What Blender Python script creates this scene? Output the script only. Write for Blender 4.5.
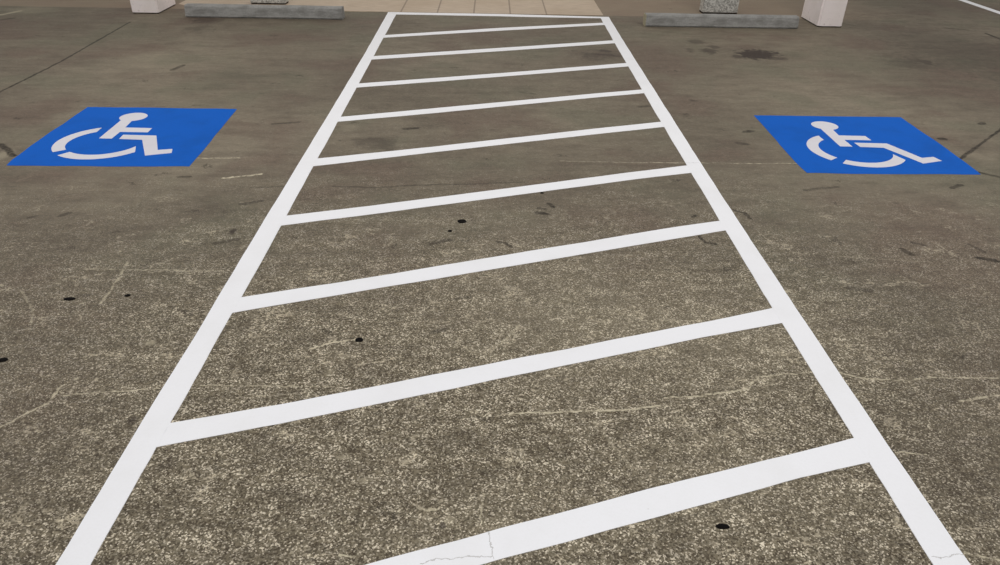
import bpy, bmesh, math, random
from mathutils import Vector, Matrix, noise

scene = bpy.context.scene
for o in list(bpy.data.objects):
    bpy.data.objects.remove(o)
C = scene.collection
random.seed(7)

# ------------------------------------------------------------------ camera
def look(pitch, yaw, roll, loc):
    f = Vector((math.sin(yaw)*math.cos(pitch), math.cos(yaw)*math.cos(pitch), -math.sin(pitch)))
    r = Vector((math.cos(yaw), -math.sin(yaw), 0))
    u = r.cross(f)
    r2 = math.cos(roll)*r + math.sin(roll)*u
    u2 = -math.sin(roll)*r + math.cos(roll)*u
    m = Matrix((r2, u2, -f)).transposed().to_4x4()
    m.translation = Vector(loc)
    return m
cam_data = bpy.data.cameras.new('camera')
cam = bpy.data.objects.new('camera', cam_data)
C.objects.link(cam)
cam_data.sensor_fit = 'HORIZONTAL'
cam_data.sensor_width = 36.0
cam_data.lens = 724.07/1000*36.0
cam_data.clip_start = 0.05
cam.matrix_world = look(0.548338, 0.01907487, 0.0201720818, (-0.08596, 0.0, 1.72914))
scene.camera = cam

# ------------------------------------------------------------------ light
scene.view_settings.view_transform = 'Standard'
scene.view_settings.look = 'None'
scene.view_settings.gamma = 1.0
scene.view_settings.use_curve_mapping = False
scene.view_settings.exposure = 0.0
w = bpy.data.worlds.new('world'); scene.world = w; w.use_nodes = True
w.node_tree.nodes['Background'].inputs[0].default_value = (1.0, 0.97, 0.94, 1)
w.node_tree.nodes['Background'].inputs[1].default_value = 0.50

def area(name, loc, sx, sy, power, col, rot=(0, 0, 0)):
    l = bpy.data.lights.new(name, 'AREA'); l.shape = 'RECTANGLE'; l.size = sx; l.size_y = sy
    l.energy = power; l.color = col
    o = bpy.data.objects.new(name, l); C.objects.link(o); o.location = loc; o.rotation_euler = rot
    return o
area('garage_light', (0.2, 0.4, 4.4), 1.2, 1.2, 62, (0.97, 0.98, 1.0))
area('garage_light', (-3.2, 5.0, 4.4), 1.2, 1.2, 72, (1.0, 0.98, 0.96))
area('garage_light', (3.2, 5.0, 4.4), 1.2, 1.2, 72, (1.0, 0.98, 0.96))
area('garage_light', (-0.3, 12.5, 3.6), 4.0, 0.6, 60, (1.0, 0.92, 0.82))

# ------------------------------------------------------------------ node helpers
class NT:
    def __init__(s, name):
        s.m = bpy.data.materials.new(name); s.m.use_nodes = True
        s.t = s.m.node_tree; s.n = s.t.nodes; s.l = s.t.links
        s.b = s.n['Principled BSDF']
    def node(s, typ, **kw):
        n = s.n.new(typ)
        for k, v in kw.items(): setattr(n, k, v)
        return n
    def put(s, sock, v):
        if hasattr(v, 'links') or isinstance(v, bpy.types.NodeSocket): s.l.new(v, sock)
        else: sock.default_value = v
    def math(s, op, a, b=None, c=None, clamp=False):
        n = s.node('ShaderNodeMath', operation=op, use_clamp=clamp)
        s.put(n.inputs[0], a)
        if b is not None: s.put(n.inputs[1], b)
        if c is not None: s.put(n.inputs[2], c)
        return n.outputs[0]
    def vmath(s, op, a, b=None, out=0):
        n = s.node('ShaderNodeVectorMath', operation=op)
        s.put(n.inputs[0], a)
        if b is not None:
            if op == 'SCALE': s.put(n.inputs[3], b)
            else: s.put(n.inputs[1], b)
        return n.outputs[out]
    def ramp(s, v, a, b, x=0.0, y=1.0, smooth=True):
        n = s.node('ShaderNodeMapRange', interpolation_type='SMOOTHSTEP' if smooth else 'LINEAR')
        s.put(n.inputs[0], v)
        n.inputs[1].default_value = a; n.inputs[2].default_value = b
        n.inputs[3].default_value = x; n.inputs[4].default_value = y
        return n.outputs[0]
    def noise(s, vec, scale, detail=2, rough=0.5, color=False):
        n = s.node('ShaderNodeTexNoise'); s.l.new(vec, n.inputs['Vector'])
        n.inputs['Scale'].default_value = scale; n.inputs['Detail'].default_value = detail
        n.inputs['Roughness'].default_value = rough
        return n.outputs[1 if color else 0]
    def mix(s, f, a, b, mode='MIX'):
        n = s.node('ShaderNodeMix', data_type='RGBA', blend_type=mode)
        s.put(n.inputs[0], f); s.put(n.inputs[6], a); s.put(n.inputs[7], b)
        return n.outputs[2]
    def pos(s):
        return s.node('ShaderNodeTexCoord').outputs['Object']
    def bump(s, h, strength, dist):
        n = s.node('ShaderNodeBump'); n.inputs['Strength'].default_value = strength
        n.inputs['Distance'].default_value = dist
        s.l.new(h, n.inputs['Height']); s.l.new(n.outputs[0], s.b.inputs['Normal'])

def lin(r, g, b):
    f = lambda c: (c/255/12.92) if c <= 10 else ((c/255+0.055)/1.055)**2.4
    return (f(r), f(g), f(b), 1)

CRACKS = [
 ([(-3.882, 5.212), (-3.877, 5.581), (-3.866, 6.469), (-3.948, 8.101)], 0.01, 'd', 0.75),
 ([(-3.246, 4.482), (-3.153, 4.397), (-3.05, 4.281)], 0.014, 'd', 0.7),
 ([(2.994, 4.44), (3.211, 4.646), (3.609, 5.02)], 0.009, 'd', 0.8),
 ([(4.202, 5.602), (3.609, 5.02)], 0.009, 'd', 0.8),
 ([(2.984, 4.217), (3.036, 4.176), (3.125, 4.116)], 0.012, 'd', 0.6),
 ([(-1.958, 4.285), (-1.65, 4.296)], 0.007, 'l', 0.4),
 ([(0.869, 4.307), (1.253, 4.316), (1.574, 4.318), (1.879, 4.328)], 0.005, 'l', 0.4),
 ([(0.361, 4.315), (0.869, 4.307)], 0.004, 'l', 0.3),
 ([(5.384, 8.233), (5.378, 7.77)], 0.018, 'd', 0.9),
 ([(5.047, 8.458), (5.273, 8.373)], 0.012, 'd', 0.6),
 ([(-0.992, 3.885), (-0.775, 3.864), (-0.491, 3.915), (-0.199, 3.938), (0.126, 3.978)], 0.006, 'd', 0.35),
 ([(-1.459, 3.843), (-1.239, 3.878)], 0.007, 'd', 0.3),
 ([(0.336, 3.999), (0.812, 3.984)], 0.005, 'd', 0.15),
 ([(0.568, 2.033), (0.707, 2.045), (0.888, 2.093), (0.95, 2.159), (1.162, 2.192)], 0.0035, 'l', 0.6),
 ([(1.241, 2.205), (1.338, 2.158), (1.499, 2.142), (1.628, 2.167), (1.883, 2.165)], 0.0035, 'l', 0.5),
 ([(1.652, 2.028), (1.825, 2.07)], 0.004, 'l', 0.5),
 ([(1.29, 1.77), (1.34, 1.761), (1.383, 1.752)], 0.003, 'l', 0.6),
 ([(1.291, 1.365), (1.381, 1.335)], 0.004, 'l', 0.6),
 ([(-0.001, 1.94), (0.213, 1.958), (0.455, 1.971), (0.56, 1.994)], 0.004, 'l', 0.6),
 ([(-0.095, 1.573), (-0.097, 1.465)], 0.003, 'l', 0.5),
 ([(-1.738, 1.856), (-1.641, 1.98), (-1.639, 2.074), (-1.604, 2.12)], 0.0045, 'l', 0.5),
 ([(-1.608, 2.018), (-1.451, 2.042), (-1.281, 2.067)], 0.003, 'l', 0.4),
 ([(-1.142, 2.085), (-0.654, 2.08)], 0.003, 'l', 0.4),
 ([(-1.752, 2.62), (-1.762, 2.818), (-1.791, 2.981)], 0.006, 'l', 0.35),
 ([(-1.955, 2.913), (-1.655, 2.91), (-1.318, 2.908)], 0.005, 'l', 0.3),
 ([(-2.15, 2.725), (-2.009, 2.569), (-1.962, 2.458)], 0.004, 'l', 0.3),
 ([(-1.657, 3.981), (-1.446, 4.048)], 0.009, 'l', 0.6),
 ([(-0.788, 2.311), (-0.706, 2.359), (-0.618, 2.381)], 0.005, 'l', 0.65),
 ([(1.651, 3.105), (2.079, 3.065)], 0.004, 'l', 0.15),
 ([(0.305, 1.862), (0.403, 1.634)], 0.005, 'l', 0.15),
 ([(-0.496, 1.346), (-0.451, 1.343)], 0.003, 'l', 0.6),
 ([(-0.036, 2.349), (0.049, 2.491)], 0.005, 'l', 0.25),
 ([(0.999, 3.301), (1.019, 3.236), (1.072, 3.227)], 0.006, 'd', 0.7),
 ([(1.274, 3.628), (1.319, 3.591), (1.34, 3.517)], 0.007, 'd', 0.6),
 ([(1.017, 3.533), (1.051, 3.559)], 0.007, 'd', 0.6),
 ([(-0.379, 3.193), (-0.281, 3.237)], 0.01, 'd', 0.5),
 ([(-0.044, 3.222), (-0.004, 3.212), (0.031, 3.171)], 0.006, 'd', 0.6),
 ([(-0.322, 2.428), (-0.263, 2.457)], 0.009, 'd', 0.5),
 ([(-0.232, 2.687), (-0.166, 2.705)], 0.007, 'd', 0.5),
 ([(0.171, 3.573), (0.235, 3.549)], 0.01, 'd', 0.6),
 ([(0.244, 3.689), (0.269, 3.638)], 0.009, 'd', 0.7),
 ([(0.185, 3.623), (0.223, 3.612)], 0.008, 'd', 0.5),
 ([(2.004, 3.195), (2.025, 3.134)], 0.01, 'd', 0.6),
 ([(2.094, 3.272), (2.145, 3.241)], 0.008, 'd', 0.5),
 ([(2.344, 3.11), (2.427, 3.082)], 0.012, 'd', 0.75),
 ([(2.382, 3.257), (2.416, 3.173)], 0.008, 'd', 0.4),
 ([(1.77, 3.912), (1.992, 3.962)], 0.01, 'd', 0.4),
 ([(2.682, 3.968), (2.769, 4.015)], 0.01, 'd', 0.6),
 ([(-1.447, 3.629), (-1.344, 3.671)], 0.01, 'd', 0.45),
 ([(-1.438, 3.178), (-1.376, 3.201)], 0.01, 'd', 0.45),
 ([(-1.923, 3.987), (-1.853, 3.99)], 0.01, 'd', 0.5),
 ([(-2.345, 3.457), (-2.311, 3.494)], 0.01, 'd', 0.45),
 ([(-2.497, 3.429), (-2.468, 3.453)], 0.01, 'd', 0.4),
 ([(-1.616, 4.935), (-1.438, 4.984)], 0.012, 'd', 0.45),
 ([(-2.814, 6.268), (-2.771, 6.432)], 0.016, 'd', 0.55),
 ([(-0.684, 4.869), (-0.588, 4.893)], 0.014, 'd', 0.6),
 ([(0.826, 7.033), (1.072, 7.011)], 0.02, 'd', 0.35),
 ([(0.154, 5.778), (0.273, 5.73)], 0.012, 'd', 0.3),
 ([(1.057, 5.435), (1.147, 5.463)], 0.014, 'd', 0.4),
 ([(1.496, 5.631), (1.538, 5.607)], 0.014, 'd', 0.4),
 ([(1.717, 4.903), (1.773, 4.926)], 0.016, 'd', 0.6),
 ([(1.602, 4.681), (1.659, 4.664)], 0.014, 'd', 0.5),
 ([(3.536, 5.147), (3.58, 5.171)], 0.016, 'd', 0.6),
 ([(3.061, 4.814), (3.097, 4.816)], 0.016, 'd', 0.7),
 ([(1.568, 2.813), (1.668, 2.789)], 0.01, 'd', 0.4),
 ([(-5.464, 8.345), (-5.372, 8.57)], 0.03, 'l', 0.35),
 ([(-5.322, 8.097), (-5.235, 8.206)], 0.02, 'd', 0.4),
 ([(-1.893, 2.665), (-1.836, 2.69)], 0.008, 'd', 0.35),
]
STAINS = [
 ((2.483, 7.173), 0.201, 0.198, 0.9, 0.5),
 ((2.629, 6.992), 0.118, 0.095, 0.6, 0.6),
 ((2.279, 7.008), 0.058, 0.076, 0.6, 0.6),
 ((2.066, 7.226), 0.09, 0.12, 0.6, 0.6),
 ((2.149, 7.392), 0.071, 0.083, 0.5, 0.6),
 ((2.027, 7.594), 0.094, 0.11, 0.45, 0.7),
 ((1.875, 7.253), 0.05, 0.081, 0.4, 0.7),
 ((3.934, 6.886), 0.296, 0.333, 0.42, 1),
 ((4.042, 6.928), 0.109, 0.112, 0.6, 0.7),
 ((4.197, 8.5), 0.261, 0.215, 0.3, 0.9),
 ((3.152, 4.428), 0.162, 0.177, -0.14, 1),
 ((-3.12, 4.295), 0.054, 0.115, -0.25, 0.9),
 ((-5.294, 8.632), 0.322, 0.216, -0.15, 1),
 ((4.668, 7.637), 0.764, 1.606, 0.3, 1),
 ((3.62, 5.864), 0.687, 0.711, 0.1, 1),
 ((4.475, 8.317), 0.704, 0.517, 0.1, 1),
 ((-0.838, 4.627), 0.132, 0.168, 0.42, 0.9),
 ((-0.821, 5.522), 0.346, 0.226, 0.12, 1),
 ((-1.06, 4.874), 0.069, 0.082, -0.1, 0.9),
 ((0.961, 7.042), 0.271, 0.191, 0.35, 0.9),
 ((1.034, 7.162), 0.079, 0.059, 0.6, 0.6),
 ((0.875, 6.961), 0.115, 0.045, 0.5, 0.6),
 ((1.105, 6.975), 0.057, 0.046, 0.5, 0.6),
 ((1.002, 5.931), 0.1, 0.142, 0.18, 1),
 ((-2.272, 6.112), 0.33, 0.417, 0.12, 1),
 ((-3.6, 6.552), 0.344, 0.234, 0.13, 1),
 ((-2.237, 3.244), 0.32, 0.256, 0.18, 1),
 ((-1.665, 3.61), 0.324, 0.189, 0.1, 1),
 ((-3.182, 8.26), 0.233, 0.2, 0.5, 0.9),
 ((-3.125, 7.87), 0.142, 0.138, 0.4, 0.9),
 ((-1.547, 1.749), 0.356, 0.322, 0.16, 1),
 ((-0.707, 1.576), 0.086, 0.052, 0.2, 1),
 ((-0.839, 1.802), 0.044, 0.047, 0.28, 1),
 ((-1.109, 1.691), 0.038, 0.052, 0.25, 1),
 ((1.461, 1.685), 0.332, 0.406, 0.24, 1),
 ((1.862, 2.484), 0.475, 0.448, 0.1, 1),
 ((0.548, 2.463), 0.929, 0.44, -0.1, 1),
 ((1.559, 3.123), 0.303, 0.205, 0.08, 1),
 ((-0.255, 1.509), 0.027, 0.008, -0.7, 0.6),
 ((-0.189, 1.472), 0.02, 0.018, -0.35, 0.8),
 ((-0.212, 1.449), 0.009, 0.01, 0.8, 0.5),
 ((-1.427, 2.342), 0.027, 0.02, -0.4, 0.7),
 ((-1.305, 1.89), 0.017, 0.025, 0.6, 0.7),
 ((-1.39, 3.298), 0.02, 0.033, 0.8, 0.6),
 ((-1.348, 3.223), 0.025, 0.021, 0.5, 0.6),
 ((0.218, 3.537), 0.054, 0.062, 0.25, 1),
 ((-0.681, 2.168), 0.022, 0.024, -0.3, 0.8),
 ((0.326, 3.868), 0.705, 0.169, 0.05, 1),
 ((0.193, 2.77), 0.684, 0.257, -0.06, 1),
 ((-3.211, 5.173), 0.495, 0.404, 0.06, 1),
 ((-1.542, 6.673), 0.539, 0.627, 0.1, 1),
 ((-3.126, 6.58), 0.522, 0.473, -0.05, 1),
 ((1.443, 4.545), 0.27, 0.746, 0.06, 1),
 ((-1.193, 2.125), 0.019, 0.017, -0.3, 0.8),
 ((-0.549, 1.731), 0.023, 0.013, -0.35, 0.8),
 ((-0.468, 1.627), 0.019, 0.016, -0.3, 0.8),
 ((0.66, 1.636), 0.387, 0.257, -0.06, 1),
 ((-0.044, 1.436), 0.472, 0.145, -0.05, 1),
 ((0.529, 2.358), 0.049, 0.054, 0.12, 1),
 ((0.54, 3.312), 0.104, 0.067, 0.1, 1),
 ((-1.574, 5.615), 0.543, 0.31, 0.06, 1),
 ((2.429, 4.581), 0.413, 0.224, 0.0, 1),
]
PAINT_CRACKS = [
 [(-0.088, 1.461), (-0.082, 1.425), (-0.067, 1.365), (-0.064, 1.338)],
 [(-0.268, 1.318), (-0.214, 1.334), (-0.144, 1.341), (-0.067, 1.345)],
 [(1.188, 1.351), (1.228, 1.345), (1.296, 1.359)],
 [(0.906, 4.3), (1.252, 4.312)],
 [(1.264, 2.496), (1.312, 2.489)],
]
GUM = [
 ((0.619, 1.452), 0.022, 0.0105),
 ((-0.604, 2.375), 0.017, 0.0155),
 ((-0.228, 3.449), 0.025, 0.0225),
 ((-0.286, 3.336), 0.012, 0.011),
 ((-1.9, 2.657), 0.026, 0.0135),
 ((-1.664, 2.689), 0.013, 0.0115),
 ((-1.938, 2.225), 0.018, 0.0135),
 ((0.218, 3.823), 0.011, 0.0095),
]

# ------------------------------------------------------------------ floor material
def floor_material():
    T = NT('worn_concrete')
    p = T.pos()
    big = T.noise(p, 0.55, 4, 0.6)
    mid = T.noise(T.vmath('MULTIPLY', p, (1.0, 1.6, 1)), 2.3, 5, 0.65)
    tint = T.noise(p, 1.1, 3, 0.55)
    # warped coordinates for cracks and stains
    wn = T.vmath('SUBTRACT', T.noise(p, 9.0, 4, 0.65, color=True), (0.5, 0.5, 0.5))
    wf = T.vmath('SUBTRACT', T.noise(p, 55.0, 2, 0.6, color=True), (0.5, 0.5, 0.5))
    wn = T.vmath('ADD', wn, T.vmath('SCALE', wf, 0.45))
    wp = T.vmath('MULTIPLY', T.vmath('ADD', p, T.vmath('MULTIPLY', wn, (0.035, 0.035, 0))), (1, 1, 0))
    wn2 = T.vmath('SUBTRACT', T.noise(p, 2.4, 5, 0.7, color=True), (0.5, 0.5, 0.5))
    wq = T.vmath('MULTIPLY', T.vmath('ADD', p, T.vmath('MULTIPLY', wn2, (0.5, 0.5, 0))), (1, 1, 0))
    sep = T.node('ShaderNodeSeparateXYZ'); T.l.new(p, sep.inputs[0])
    X, Y = sep.outputs[0], sep.outputs[1]
    # base tones of the smooth, trafficked concrete
    smooth = T.mix(T.ramp(big, 0.35, 0.68), lin(113, 105, 92), lin(143, 134, 118))
    smooth = T.mix(T.math('MULTIPLY', T.ramp(mid, 0.45, 0.75), 0.45), smooth, lin(94, 85, 75))
    smooth = T.mix(T.math('MULTIPLY', T.ramp(tint, 0.50, 0.64), 0.42), smooth, lin(100, 103, 86))
    smooth = T.mix(T.math('MULTIPLY', T.ramp(tint, 0.48, 0.36), 0.40), smooth, lin(120, 100, 91))
    # exposed aggregate: pale chips in a dark matrix
    vor = T.node('ShaderNodeTexVoronoi', feature='F1', voronoi_dimensions='2D')
    T.l.new(T.vmath('ADD', p, T.vmath('MULTIPLY', T.vmath('SUBTRACT', T.noise(p, 160, 2, 0.5, color=True), (0.5, 0.5, 0.5)), (0.006, 0.006, 0))), vor.inputs['Vector'])
    vor.inputs['Scale'].default_value = 215; vor.inputs['Randomness'].default_value = 1
    cs = T.node('ShaderNodeSeparateColor'); T.l.new(vor.outputs['Color'], cs.inputs[0])
    fine = T.noise(p, 330, 2, 0.6)
    clump = T.noise(p, 14, 3, 0.6)
    v = T.math('ADD', cs.outputs[0], T.math('MULTIPLY', T.math('SUBTRACT', clump, 0.5), 0.75))
    v = T.math('ADD', v, T.math('MULTIPLY', T.math('SUBTRACT', fine, 0.5), 0.6))
    cr = T.node('ShaderNodeValToRGB'); T.l.new(v, cr.inputs[0])
    e = cr.color_ramp.elements
    e[0].position = 0.08; e[0].color = lin(80, 71, 58)
    e[1].position = 1.0; e[1].color = lin(232, 224, 208)
    for q, col in ((0.32, lin(111, 103, 87)), (0.62, lin(134, 126, 107)), (0.84, lin(155, 147, 129))):
        k = e.new(q); k.color = col
    agg_mask = T.ramp(T.math('ADD', Y, T.math('MULTIPLY', T.math('SUBTRACT', mid, 0.5), 2.6)), 4.3, 2.1, 0.12, 1.0)
    inside = T.ramp(T.math('ABSOLUTE', X), 1.1, 2.0, 1.0, 0.58)
    col = T.mix(T.math('MULTIPLY', agg_mask, inside), smooth, cr.outputs[0])
    fl = T.node('ShaderNodeTexVoronoi', feature='F1', voronoi_dimensions='2D')
    T.l.new(p, fl.inputs['Vector']); fl.inputs['Scale'].default_value = 190
    fs = T.node('ShaderNodeSeparateColor'); T.l.new(fl.outputs['Color'], fs.inputs[0])
    fk = T.math('MULTIPLY', T.ramp(fs.outputs[1], 0.91, 0.94), T.ramp(fl.outputs['Distance'], 0.55, 0.30))
    col = T.mix(T.math('MULTIPLY', T.math('MULTIPLY', fk, agg_mask), 0.6), col, lin(238, 229, 208))
    # web of pale scratches
    rg = T.noise(T.vmath('MULTIPLY', p, (1.0, 1.3, 1)), 3.2, 5, 0.62)
    rl = T.ramp(T.math('ABSOLUTE', T.math('SUBTRACT', rg, 0.47)), 0.012, 0.003, 0.0, 1.0)
    pm = T.ramp(T.noise(T.vmath('ADD', p, (3.1, 8.2, 0)), 5.0, 4, 0.7), 0.50, 0.58)
    ym = T.ramp(Y, 4.2, 3.0, 0.15, 1.0)
    col = T.mix(T.math('MULTIPLY', T.math('MULTIPLY', rl, pm), T.math('MULTIPLY', ym, 0.5)), col, lin(224, 214, 190))
    st = T.noise(T.vmath('MULTIPLY', p, (1.0, 3.2, 1)), 3.4, 6, 0.72)
    col = T.mix(T.ramp(st, 0.58, 0.36, 0.0, 0.22), col, lin(66, 58, 50))
    col = T.mix(T.ramp(st, 0.55, 0.80, 0.0, 0.35), col, lin(158, 146, 126))
    # grain everywhere
    g = T.noise(T.vmath('MULTIPLY', p, (0.6, 1.3, 1)), 45, 4, 0.7)
    col = T.mix(0.30, col, T.mix(T.ramp(g, 0.3, 0.7), lin(70, 63, 54), lin(165, 155, 138)), 'OVERLAY')
    # scattered scuffs and rubber specks
    sc = T.noise(T.vmath('MULTIPLY', T.vmath('ADD', p, T.vmath('MULTIPLY', wn, (0.2, 0.2, 0))), (5.0, 13.0, 1)), 1.25, 3, 0.6)
    col = T.mix(T.math('MULTIPLY', T.ramp(sc, 0.645, 0.72), 0.65), col, lin(56, 50, 42))
    sl = T.noise(T.vmath('MULTIPLY', T.vmath('ADD', p, (7.3, 2.1, 0)), (6.0, 9.0, 1)), 1.6, 4, 0.65)
    col = T.mix(T.math('MULTIPLY', T.ramp(sl, 0.68, 0.80), 0.35), col, lin(170, 160, 140))
    # paler apron past the head of the bays
    ap = T.math('MULTIPLY', T.ramp(Y, 8.80, 8.86), T.ramp(X, 5.2, 3.4))
    col = T.mix(T.math('MULTIPLY', ap, 0.55), col, lin(150, 132, 113))
    # soft oil and damp stains
    dark = None; light = None
    blot = T.noise(T.vmath('MULTIPLY', p, (1.0, 1.0, 1)), 13.0, 4, 0.6)
    for (cx, cy), rx, ry, s, so in STAINS:
        if s == 0: continue
        src = wq if rx > 0.12 else wp
        d = T.vmath('LENGTH', T.vmath('MULTIPLY', T.vmath('SUBTRACT', src, (cx, cy, 0)), (1/rx, 1/ry, 0)), out=1)
        if abs(s) > 0.25: d = T.math('ADD', d, T.math('MULTIPLY', T.math('SUBTRACT', blot, 0.5), 2.4))
        m = T.ramp(d, 1.0 + 0.35*so, 1.0 - 0.85*so, 0.0, abs(s))
        if s > 0: dark = m if dark is None else T.math('MAXIMUM', dark, m)
        else: light = m if light is None else T.math('MAXIMUM', light, m)
    # cracks and joints
    cd = None; cl = None
    for pts, wd, kind, s in CRACKS:
        for (ax, ay), (bx, by) in zip(pts, pts[1:]):
            L = math.hypot(bx-ax, by-ay)
            q = T.vmath('SUBTRACT', wp, ((ax+bx)/2, (ay+by)/2, 0))
            ux, uy = (bx-ax)/L, (by-ay)/L
            a = T.math('ABSOLUTE', T.vmath('DOT_PRODUCT', q, (ux, uy, 0), out=1))
            a = T.math('MAXIMUM', T.math('SUBTRACT', a, L/2), 0.0)
            b = T.math('ABSOLUTE', T.vmath('DOT_PRODUCT', q, (-uy, ux, 0), out=1))
            k = 2.1 if kind == 'd' and 1.7*L < 0.6 else 1.5
            m = T.ramp(T.math('ADD', a, b), wd*k, wd*0.4*k, 0.0, min(0.95, s*1.35))
            if kind == 'd': cd = m if cd is None else T.math('MAXIMUM', cd, m)
            else: cl = m if cl is None else T.math('MAXIMUM', cl, m)
    brk = T.ramp(T.noise(p, 30, 3, 0.7), 0.36, 0.58, 0.15, 1.0)
    col = T.mix(dark, col, lin(52, 43, 39))
    col = T.mix(light, col, lin(196, 186, 160))
    col = T.mix(T.math('MULTIPLY', cd, T.math('MAXIMUM', brk, 0.7)), col, lin(38, 32, 26))
    col = T.mix(T.math('MULTIPLY', cl, brk), col, lin(206, 196, 170))
    T.l.new(col, T.b.inputs['Base Color'])
    T.b.inputs['Roughness'].default_value = 0.72
    T.b.inputs['Specular IOR Level'].default_value = 0.2
    h = T.math('ADD', T.math('MULTIPLY', v, 0.4), T.math('MULTIPLY', g, 0.6))
    T.bump(h, 0.25, 0.004)
    return T.m

def paint_material(name, base, worn, rough=0.55, amount=0.35, specks=True, spec=0.3):
    T = NT(name)
    p = T.pos()
    n1 = T.noise(p, 3.0, 4, 0.6); n2 = T.noise(p, 120, 3, 0.7)
    col = T.mix(T.math('MULTIPLY', T.ramp(n1, 0.42, 0.75), amount), base, worn)
    col = T.mix(T.math('MULTIPLY', T.ramp(n2, 0.4, 0.75), amount*0.5), col, worn)
    if specks:
        n3 = T.noise(p, 26, 4, 0.75)
        col = T.mix(T.math('MULTIPLY', T.ramp(n3, 0.70, 0.78), 0.45), col, lin(150, 145, 138))
        # hairline cracks telegraphing through the paint
        gp = T.node('ShaderNodeNewGeometry').outputs['Position']
        wn = T.vmath('SUBTRACT', T.noise(gp, 22.0, 4, 0.7, color=True), (0.5, 0.5, 0.5))
        wp = T.vmath('MULTIPLY', T.vmath('ADD', gp, T.vmath('MULTIPLY', wn, (0.035, 0.035, 0))), (1, 1, 0))
        cm = None
        for pts in PAINT_CRACKS:
            for (ax, ay), (bx, by) in zip(pts, pts[1:]):
                L = math.hypot(bx-ax, by-ay); ux, uy = (bx-ax)/L, (by-ay)/L
                q = T.vmath('SUBTRACT', wp, ((ax+bx)/2, (ay+by)/2, 0))
                a = T.math('MAXIMUM', T.math('SUBTRACT', T.math('ABSOLUTE', T.vmath('DOT_PRODUCT', q, (ux, uy, 0), out=1)), L/2), 0.0)
                b = T.math('ABSOLUTE', T.vmath('DOT_PRODUCT', q, (-uy, ux, 0), out=1))
                m = T.ramp(T.math('ADD', a, b), 0.0026, 0.0008, 0.0, 0.55)
                cm = m if cm is None else T.math('MAXIMUM', cm, m)
        col = T.mix(cm, col, lin(150, 146, 140))
    T.l.new(col, T.b.inputs['Base Color'])
    T.b.inputs['Roughness'].default_value = rough
    T.b.inputs['Specular IOR Level'].default_value = spec
    T.bump(n2, 0.25, 0.002)
    return T.m

def tile_material():
    T = NT('beige_paving_slabs')
    p = T.pos()
    sep = T.node('ShaderNodeSeparateXYZ'); T.l.new(p, sep.inputs[0])
    # long joints every 0.425 m running away from the bays
    fx = T.math('FRACT', T.math('DIVIDE', T.math('ADD', sep.outputs[0], 20*0.425+0.286), 0.425))
    jx = T.math('MINIMUM', fx, T.math('SUBTRACT', 1.0, fx))
    fy = T.math('FRACT', T.math('DIVIDE', T.math('SUBTRACT', sep.outputs[1], 8.84), 1.15))
    jy = T.math('MINIMUM', fy, T.math('SUBTRACT', 1.0, fy))
    j = T.math('MAXIMUM', T.ramp(jx, 0.030, 0.012), T.math('MULTIPLY', T.ramp(jy, 0.008, 0.003), 0.5))
    j = T.math('MULTIPLY', j, T.math('MULTIPLY', T.ramp(sep.outputs[0], -1.55, -1.45), T.ramp(sep.outputs[0], 0.80, 0.70)))
    grain = T.noise(T.vmath('MULTIPLY', p, (1.0, 5.0, 1)), 6, 4, 0.6)
    blot = T.noise(p, 1.3, 4, 0.6)
    col = T.mix(T.ramp(grain, 0.3, 0.7), lin(174, 156, 135), lin(194, 176, 154))
    col = T.mix(T.math('MULTIPLY', T.ramp(blot, 0.4, 0.7), 0.5), col, lin(166, 145, 120))
    col = T.mix(T.math('MULTIPLY', j, 0.6), col, lin(92, 74, 60))
    T.l.new(col, T.b.inputs['Base Color']); T.b.inputs['Roughness'].default_value = 0.6
    T.bump(grain, 0.15, 0.003)
    return T.m

def concrete_material():
    T = NT('grey_cast_concrete')
    p = T.pos()
    a = T.noise(T.vmath('MULTIPLY', p, (1, 1, 3)), 6, 5, 0.65); b = T.noise(p, 60, 4, 0.7)
    col = T.mix(T.ramp(a, 0.3, 0.7), lin(132, 131, 128), lin(170, 170, 168))
    col = T.mix(T.math('MULTIPLY', T.ramp(a, 0.56, 0.72), 0.5), col, lin(112, 104, 95))
    col = T.mix(0.3, col, T.mix(T.ramp(b, 0.3, 0.7), lin(90, 88, 84), lin(170, 168, 162)), 'OVERLAY')
    T.l.new(col, T.b.inputs['Base Color']); T.b.inputs['Roughness'].default_value = 0.85
    T.bump(b, 0.4, 0.004)
    return T.m

def column_material():
    T = NT('white_painted_plaster')
    p = T.pos()
    a = T.noise(p, 3, 4, 0.6); b = T.noise(p, 40, 4, 0.7)
    sep = T.node('ShaderNodeSeparateXYZ'); T.l.new(p, sep.inputs[0])
    col = T.mix(T.ramp(a, 0.35, 0.7), lin(247, 238, 237), lin(238, 229, 226))
    scuff = T.math('MULTIPLY', T.ramp(b, 0.56, 0.70), T.ramp(sep.outputs[2], 0.22, 0.0))
    col = T.mix(T.math('MULTIPLY', scuff, 0.6), col, lin(150, 142, 134))
    T.l.new(col, T.b.inputs['Base Color']); T.b.inputs['Roughness'].default_value = 0.6
    T.bump(b, 0.3, 0.003)
    return T.m

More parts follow.
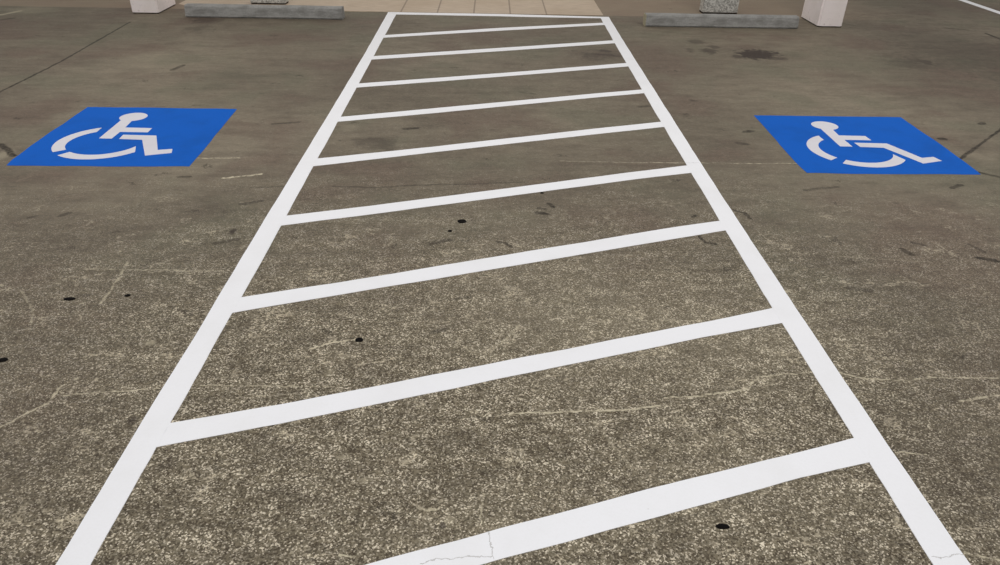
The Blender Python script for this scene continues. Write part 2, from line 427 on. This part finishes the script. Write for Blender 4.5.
def galvanised_material():
    T = NT('galvanised_steel')
    p = T.pos()
    vor = T.node('ShaderNodeTexVoronoi', feature='F1'); T.l.new(p, vor.inputs['Vector'])
    vor.inputs['Scale'].default_value = 75
    cs = T.node('ShaderNodeSeparateColor'); T.l.new(vor.outputs['Color'], cs.inputs[0])
    n = T.noise(p, 70, 3, 0.7)
    v = T.math('MULTIPLY', T.math('ADD', cs.outputs[0], n), 0.5)
    col = T.mix(T.ramp(v, 0.25, 0.75), lin(146, 145, 140), lin(212, 211, 205))
    T.l.new(col, T.b.inputs['Base Color'])
    T.b.inputs['Metallic'].default_value = 0.1
    T.b.inputs['Roughness'].default_value = 0.45
    T.bump(v, 0.4, 0.003)
    return T.m

def plain(name, col, rough=0.8):
    T = NT(name)
    n = T.noise(T.pos(), 60, 3, 0.6)
    c = T.mix(T.ramp(n, 0.3, 0.7), col, tuple(x*1.5 for x in col[:3]) + (1,))
    T.l.new(c, T.b.inputs['Base Color']); T.b.inputs['Roughness'].default_value = rough
    T.b.inputs['Specular IOR Level'].default_value = 0.1
    return T.m

M = dict(floor=floor_material(),
         white=paint_material('white_line_paint', lin(242, 243, 247), lin(228, 228, 229), amount=0.35),
         blue=paint_material('blue_ground_paint', lin(2, 91, 190), lin(2, 80, 166), rough=0.7, amount=0.6, specks=False, spec=0.1),
         symwhite=paint_material('white_symbol_paint', lin(214, 213, 220), lin(198, 195, 202), amount=0.5, specks=False),
         tile=tile_material(), conc=concrete_material(), col=column_material(), galv=galvanised_material(),
         gum=plain('black_gum', lin(15, 13, 12), 0.95), dark=plain('dark_base_line', lin(44, 36, 30), 0.9),  # dark tone painting the columns' shadow gap and the pedestals' bottom line
         pale=plain('pale_yellow_paint', lin(150, 144, 122), 0.7))

# ------------------------------------------------------------------ object helpers
def link(name, bm, mat, parent=None, smooth=False):
    bm.normal_update()
    me = bpy.data.meshes.new(name); bm.to_mesh(me); bm.free()
    if smooth:
        for f in me.polygons: f.use_smooth = True
    me.materials.append(mat)
    o = bpy.data.objects.new(name, me); C.objects.link(o)
    if parent: o.parent = parent
    return o
def empty(name, loc):
    o = bpy.data.objects.new(name, None); C.objects.link(o); o.location = loc; o.empty_display_size = 0.2
    return o
def tag(o, label=None, cat=None, group=None, kind=None):
    if label: o['label'] = label
    if cat: o['category'] = cat
    if group: o['group'] = group
    if kind: o['kind'] = kind
    return o
def box(bm, x0, x1, y0, y1, z0, z1):
    vs = [bm.verts.new((x, y, z)) for z in (z0, z1) for x, y in ((x0, y0), (x1, y0), (x1, y1), (x0, y1))]
    for f in ((3, 2, 1, 0), (4, 5, 6, 7), (0, 1, 5, 4), (1, 2, 6, 5), (2, 3, 7, 6), (3, 0, 4, 7)):
        bm.faces.new([vs[i] for i in f])
def slab(pts, z0, z1):
    """a flat film of paint: outline pts (x, y) between heights z0 and z1"""
    bm = bmesh.new()
    lo = [bm.verts.new((x, y, z0)) for x, y in pts]; hi = [bm.verts.new((x, y, z1)) for x, y in pts]
    n = len(pts)
    area2 = sum(pts[i][0]*pts[(i+1) % n][1]-pts[(i+1) % n][0]*pts[i][1] for i in range(n))
    top = bm.faces.new(hi if area2 > 0 else hi[::-1]); bot = bm.faces.new(lo[::-1] if area2 > 0 else lo)
    for i in range(n):
        j = (i+1) % n
        bm.faces.new((lo[i], lo[j], hi[j], hi[i]) if area2 > 0 else (lo[j], lo[i], hi[i], hi[j]))
    bm.normal_update()
    bmesh.ops.triangulate(bm, faces=[top, bot], ngon_method='EAR_CLIP')
    return bm
def wobble(a, b, step=0.06, amp=0.0016, seed=0):
    """points from a to b with the slight waver of a hand-sprayed edge"""
    L = math.hypot(b[0]-a[0], b[1]-a[1]); n = max(1, int(L/step))
    nx, ny = -(b[1]-a[1])/L, (b[0]-a[0])/L
    out = []
    for i in range(n):
        t = i/n
        d = 0 if i == 0 else amp*2*noise.noise(Vector((a[0]+L*t*5, a[1]+seed, seed*3.1)))
        out.append((a[0]+(b[0]-a[0])*t+nx*d, a[1]+(b[1]-a[1])*t+ny*d))
    return out
def outline(corners, seed=0, amp=0.0016, step=0.06):
    out = []
    for i, a in enumerate(corners): out += wobble(a, corners[(i+1) % len(corners)], step, amp, seed+i*7)
    return out
def shift(pts, o): return [(x-o[0], y-o[1]) for x, y in pts]

# ------------------------------------------------------------------ setting
bm = bmesh.new(); box(bm, -9, 11, -3, 15, -0.2, 0.0)
tag(link('floor', bm, M['floor']), kind='structure')
bm = slab([(-3.80, 9.10), (-3.42, 8.842), (1.228, 8.842), (1.236, 15), (-3.80, 15)], 0.0, 0.003)
tag(link('walkway', bm, M['tile']), 'beige paved walkway with straight joints at the head of the hatched aisle', 'walkway', kind='structure')

# ------------------------------------------------------------------ hatched access aisle
O = (0.0, 5.0)
aisle = tag(empty('access_aisle_marking', (0, 5.0, 0)),
            'white hatched access aisle marking, side lines with diagonal stripes, between the two blue symbols', 'road marking')
side_l_out = [(-1.281, 8.835), (-1.266, 7.3), (-1.262, 5.763), (-1.266, 4.115), (-1.269, 3.061), (-1.266, 2.365), (-1.270, 2.113), (-1.272, 1.642), (-1.272, 1.31), (-1.272, 0.2)]
side_l_in = [(-1.176, 8.705), (-1.172, 7.6), (-1.166, 5.768), (-1.167, 4.15), (-1.164, 3.063), (-1.171, 2.366), (-1.171, 2.114), (-1.176, 1.643), (-1.177, 1.31), (-1.177, 0.2)]
side_r_in = [(1.178, 8.76), (1.166, 7.5), (1.160, 5.883), (1.158, 4.535), (1.158, 3.272), (1.160, 2.704), (1.167, 2.144), (1.178, 1.598), (1.181, 1.321), (1.181, 0.2)]
side_r_out = [(1.280, 8.763), (1.268, 7.4), (1.263, 5.888), (1.256, 4.538), (1.258, 3.274), (1.264, 2.706), (1.269, 2.145), (1.280, 1.599), (1.288, 1.321), (1.288, 0.2)]
link('side_line', slab(shift(outline(side_l_out + side_l_in[::-1], 1), O), 0, 0.002), M['white'], aisle)
link('side_line', slab(shift(outline(side_r_out + side_r_in[::-1], 2), O), 0, 0.002), M['white'], aisle)
link('end_line', slab(shift(outline([(-1.275, 8.835), (0.019, 8.827), (0.368, 8.81), (1.19, 8.762), (1.18, 8.685), (0.362, 8.688), (0.018, 8.705), (-1.180, 8.712)], 3), O), 0, 0.0017), M['white'], aisle)
stripes = [
    [(-1.171, 7.677), (0.013, 8.096), (1.170, 8.441), (1.178, 8.332), (0.012, 7.966), (-1.182, 7.562)],
    [(-1.170, 6.828), (0.006, 7.215), (1.166, 7.603), (1.175, 7.487), (0.004, 7.090), (-1.173, 6.706)],
    [(-1.170, 5.944), (-0.002, 6.318), (1.162, 6.720), (1.169, 6.609), (-0.003, 6.209), (-1.170, 5.831)],
    [(-1.171, 5.102), (-0.536, 5.320), (0.716, 5.749), (1.163, 5.894), (1.171, 5.798), (0.704, 5.643), (-0.528, 5.209), (-1.173, 4.998)],
    [(-1.170, 4.301), (-0.477, 4.526), (0.621, 4.915), (1.162, 5.096), (1.162, 4.985), (0.608, 4.801), (-0.470, 4.427), (-1.170, 4.175)],
    [(-1.168, 3.489), (-0.740, 3.622), (0.844, 4.164), (1.162, 4.268), (1.162, 4.149), (0.823, 4.047), (-0.725, 3.517), (-1.168, 3.373)],
    [(-1.172, 2.680), (-0.760, 2.816), (0.926, 3.418), (1.162, 3.491), (1.162, 3.379), (0.897, 3.287), (-0.741, 2.712), (-1.172, 2.559)],
    [(-1.174, 1.880), (-0.823, 1.980), (0.812, 2.517), (1.166, 2.640), (1.168, 2.525), (0.785, 2.410), (-0.798, 1.881), (-1.175, 1.765)],
    [(-1.180, 1.062), (-0.419, 1.314), (-0.044, 1.441), (0.482, 1.614), (0.963, 1.762), (1.178, 1.832), (1.180, 1.718), (0.921, 1.647), (0.458, 1.495), (-0.099, 1.315), (-1.180, 0.950)],
]
for i, s in enumerate(stripes):
    link('diagonal_stripe', slab(shift(outline(s, 10+i), O), 0, 0.0016), M['white'], aisle)

# ------------------------------------------------------------------ blue accessible-bay symbols
def arc(r0, r1, a0, a1, b0, b1, n=28):
    c = (-2.585, 4.545)
    f = lambda r, d: (c[0]+r*math.cos(math.radians(d)), c[1]+r*math.sin(math.radians(d)))
    return [f(r1, a0+(a1-a0)*i/n) for i in range(n+1)] + [f(r0, b1+(b0-b1)*i/n) for i in range(n+1)]
SQ_L = [(-3.047, 5.245), (-2.5, 5.250), (-1.956, 5.250), (-1.940, 4.88), (-1.925, 4.562), (-1.918, 4.366), (-1.914, 4.149),
        (-2.385, 4.133), (-3.004, 4.128), (-3.022, 4.222), (-3.036, 4.47), (-3.042, 4.776)]
SQ_R = [(1.893, 5.270), (3.007, 5.276), (3.003, 5.019), (3.006, 4.669), (2.996, 4.44), (2.981, 4.182),
        (2.214, 4.165), (1.885, 4.172), (1.877, 4.292), (1.878, 4.441), (1.880, 4.659), (1.888, 4.933)]
def symbol(name, square, dx, dy, org, label, hx=0, hy=0, ws=1.0, wx=0):
    r = tag(empty(name, (org[0], org[1], 0)), label, 'road marking', 'blue accessible-bay symbols beside the hatched aisle')
    put = lambda nm, pts, m, z0, z1: link(nm, slab(shift(pts, org), z0, z1), m, r)
    put('blue_square', outline(square, int(abs(dx)*3)+5, 0.003, 0.05), M['blue'], 0, 0.0012)
    mv = lambda pts: [(x+dx, y+dy) for x, y in pts]
    wheel = lambda pts: [(-2.585+wx+(x+2.585)*ws, 4.540+(y-4.545)*0.965) for x, y in pts]
    put('wheel_arc', mv(wheel(arc(0.238, 0.315, 118, 219, 127, 219))), M['symwhite'], 0.0012, 0.0022)
    put('wheel_arc', mv(wheel(arc(0.236, 0.315, 233, 326, 233, 342))), M['symwhite'], 0.0012, 0.0022)
    # figure: round head running into the slanted back, with one arm reaching out
    head = []
    hc, hr = (-2.625+hx, 5.040+hy), 0.091
    for i in range(25):
        a = math.radians(-75 + 308*i/24)
        head.append((hc[0]+hr*1.03*math.cos(a), hc[1]+hr*math.sin(a)))
    fig = head + [(-2.668, 4.603), (-2.584, 4.601), (-2.586, 4.730), (-2.399, 4.729), (-2.403, 4.812), (-2.588, 4.818)]
    put('seated_figure', mv(fig), M['symwhite'], 0.0012, 0.0022)
    put('leg', mv([(-2.541, 4.677), (-2.317, 4.669), (-2.207, 4.410), (-2.121, 4.431), (-2.101, 4.362), (-2.248, 4.312), (-2.378, 4.587), (-2.533, 4.597)]), M['symwhite'], 0.0012, 0.0022)
symbol('accessible_parking_symbol', SQ_L, 0, 0, (-2.48, 4.69), 'blue painted square with white wheelchair symbol, on the concrete left of the hatched aisle', wx=-0.010)
symbol('accessible_parking_symbol', SQ_R, 4.952, 0.036, (2.44, 4.72), 'blue painted square with white wheelchair symbol, on the concrete right of the hatched aisle', hx=0.018, hy=-0.016, ws=0.98, wx=-0.006)

# ------------------------------------------------------------------ bay line at far right
tag(link('bay_line', slab(outline([(6.20, 5.2), (6.30, 5.2), (6.30, 12.5), (6.20, 12.5)], 60), 0, 0.002), M['white']),
    'thin white parking bay line in the top right corner beyond the right column', 'road marking')

# ------------------------------------------------------------------ wheel stops
def wheel_stop(x0, x1, y0, label, pale_end=False):
    L = x1-x0; D = 0.15; H = 0.125
    bm = bmesh.new()
    prof = [(-D/2+0.016, 0), (-D/2+0.016, 0.010), (-D/2+0.002, 0.014), (-D/2+0.018, H-0.015), (-D/2+0.032, H), (D/2-0.032, H), (D/2-0.018, H-0.015), (D/2-0.002, 0.014), (D/2-0.016, 0.010), (D/2-0.016, 0)]
    n = 24; rings = []
    for k in range(n+1):
        t = -L/2+L*k/n
        rings.append([bm.verts.new((t, y + 0.002*noise.noise(Vector((t*4, y*9, x0))), max(0, z + (0.003*noise.noise(Vector((t*3, z*8, x0+5))) if z > 0 else 0)))) for y, z in prof])
    for a, b in zip(rings, rings[1:]):
        for i in range(len(prof)):
            j = (i+1) % len(prof); bm.faces.new((a[i], b[i], b[j], a[j]))
    bm.faces.new(rings[0]); bm.faces.new(rings[-1][::-1])
    bmesh.ops.recalc_face_normals(bm, faces=bm.faces[:])
    r = link('wheel_stop', bm, M['conc'])
    r.location = ((x0+x1)/2, y0+D/2, 0)
    tag(r, label, 'wheel stop', 'concrete wheel stops at the head of the bays')
    if pale_end:
        bm = bmesh.new(); box(bm, -L/2-0.006, -L/2, -D/2+0.012, D/2-0.012, 0.0, H-0.006)
        tag(link('end_plate', bm, M['pale'], r), 'pale cream end face')
    return r
wheel_stop(-3.455, -1.728, 8.375, 'weathered grey concrete wheel stop left of the aisle, against the beige paved walkway')
wheel_stop(1.620, 3.312, 8.275, 'weathered grey concrete wheel stop right of the aisle, with a pale left end', True)

# ------------------------------------------------------------------ columns
def column(x0, x1, y0, y1, label, bev):
    r = tag(empty('column', ((x0+x1)/2, (y0+y1)/2, 0)), label, 'column', 'white columns behind the bays')
    cx, cy = (x0+x1)/2, (y0+y1)/2
    bm = bmesh.new(); box(bm, x0-cx, x1-cx, y0-cy, y1-cy, 0.012, 3.2)
    es = [e for e in bm.edges if abs(e.verts[0].co.z-e.verts[1].co.z) > 1]
    bmesh.ops.bevel(bm, geom=es, offset=bev, segments=3, affect='EDGES')
    link('shaft', bm, M['col'], r)
    bm = bmesh.new(); box(bm, x0-cx+0.008, x1-cx-0.008, y0-cy+0.008, y1-cy-0.008, 0, 0.012)
    link('base_shadow_gap', bm, M['dark'], r)  # inset strip coloured dark to stand in for the shadow gap
column(-4.106, -3.812, 8.535, 9.06, 'white painted square column at the upper left, beside the left wheel stop', 0.012)
column(3.578, 3.853, 8.395, 8.92, 'white painted square column at the upper right, beside the right wheel stop', 0.018)

# ------------------------------------------------------------------ galvanised pedestals behind the stops
def pedestal(x0, x1, y0, label):
    W = x1-x0; D = 0.16; H = 0.85
    r = tag(empty('steel_pedestal', ((x0+x1)/2, y0+D/2, 0)), label, 'pedestal', 'galvanised pedestals behind the wheel stops')
    bm = bmesh.new(); box(bm, -W/2, W/2, -D/2, D/2, 0.015, H)
    bmesh.ops.bevel(bm, geom=bm.edges[:], offset=0.006, segments=2, affect='EDGES')
    link('pedestal_body', bm, M['galv'], r)
    bm = bmesh.new(); box(bm, -W/2+0.004, W/2-0.004, -D/2+0.004, D/2-0.004, 0, 0.016)
    link('foot_strip', bm, M['dark'], r)  # thin inset strip that draws a dark line along the foot
pedestal(-2.962, -2.545, 9.16, 'grey metal pedestal rising behind the left wheel stop')
pedestal(2.438, 2.858, 9.035, 'speckled galvanised metal pedestal rising behind the right wheel stop')

# ------------------------------------------------------------------ flattened gum
gum_labels = ['flattened black gum spot nearest the camera, below the lowest stripe at lower right',
              'black gum spot at the right end of a pale scratch in the left aisle half',
              'larger of two adjacent black gum spots mid-aisle',
              'tiny black gum spot just below and left of a larger one mid-aisle',
              'long black gum smear on the concrete left of the aisle, below the left blue square',
              'small round gum spot left of the aisle, just right of a long black smear',
              'black gum spot at the far left edge of the picture',
              'tiny dark gum speck just under the stripe near the middle of the aisle']
for i, ((gx, gy), rx, ry) in enumerate(GUM):
    bm = bmesh.new(); n = 22; rings = []
    for k, (s, z) in enumerate(((1.0, 0.0), (0.93, 0.0018), (0.6, 0.0032))):
        rings.append([bm.verts.new((rx*s*(1+0.16*noise.noise(Vector((math.cos(a)*1.5+i*3, math.sin(a)*1.5, i))))*math.cos(a),
                                    ry*s*(1+0.16*noise.noise(Vector((math.cos(a)*1.5, math.sin(a)*1.5+i*2, i+9))))*math.sin(a), z))
                      for a in [2*math.pi*q/n for q in range(n)]])
    for a, b in zip(rings, rings[1:]):
        for q in range(n): bm.faces.new((a[q], a[(q+1) % n], b[(q+1) % n], b[q]))
    bm.faces.new(rings[-1]); bm.faces.new(rings[0][::-1])
    o = link('gum_spot', bm, M['gum'], smooth=True)
    o.location = (gx, gy, 0)
    tag(o, gum_labels[i], 'gum spot', 'black gum spots stuck to the floor')
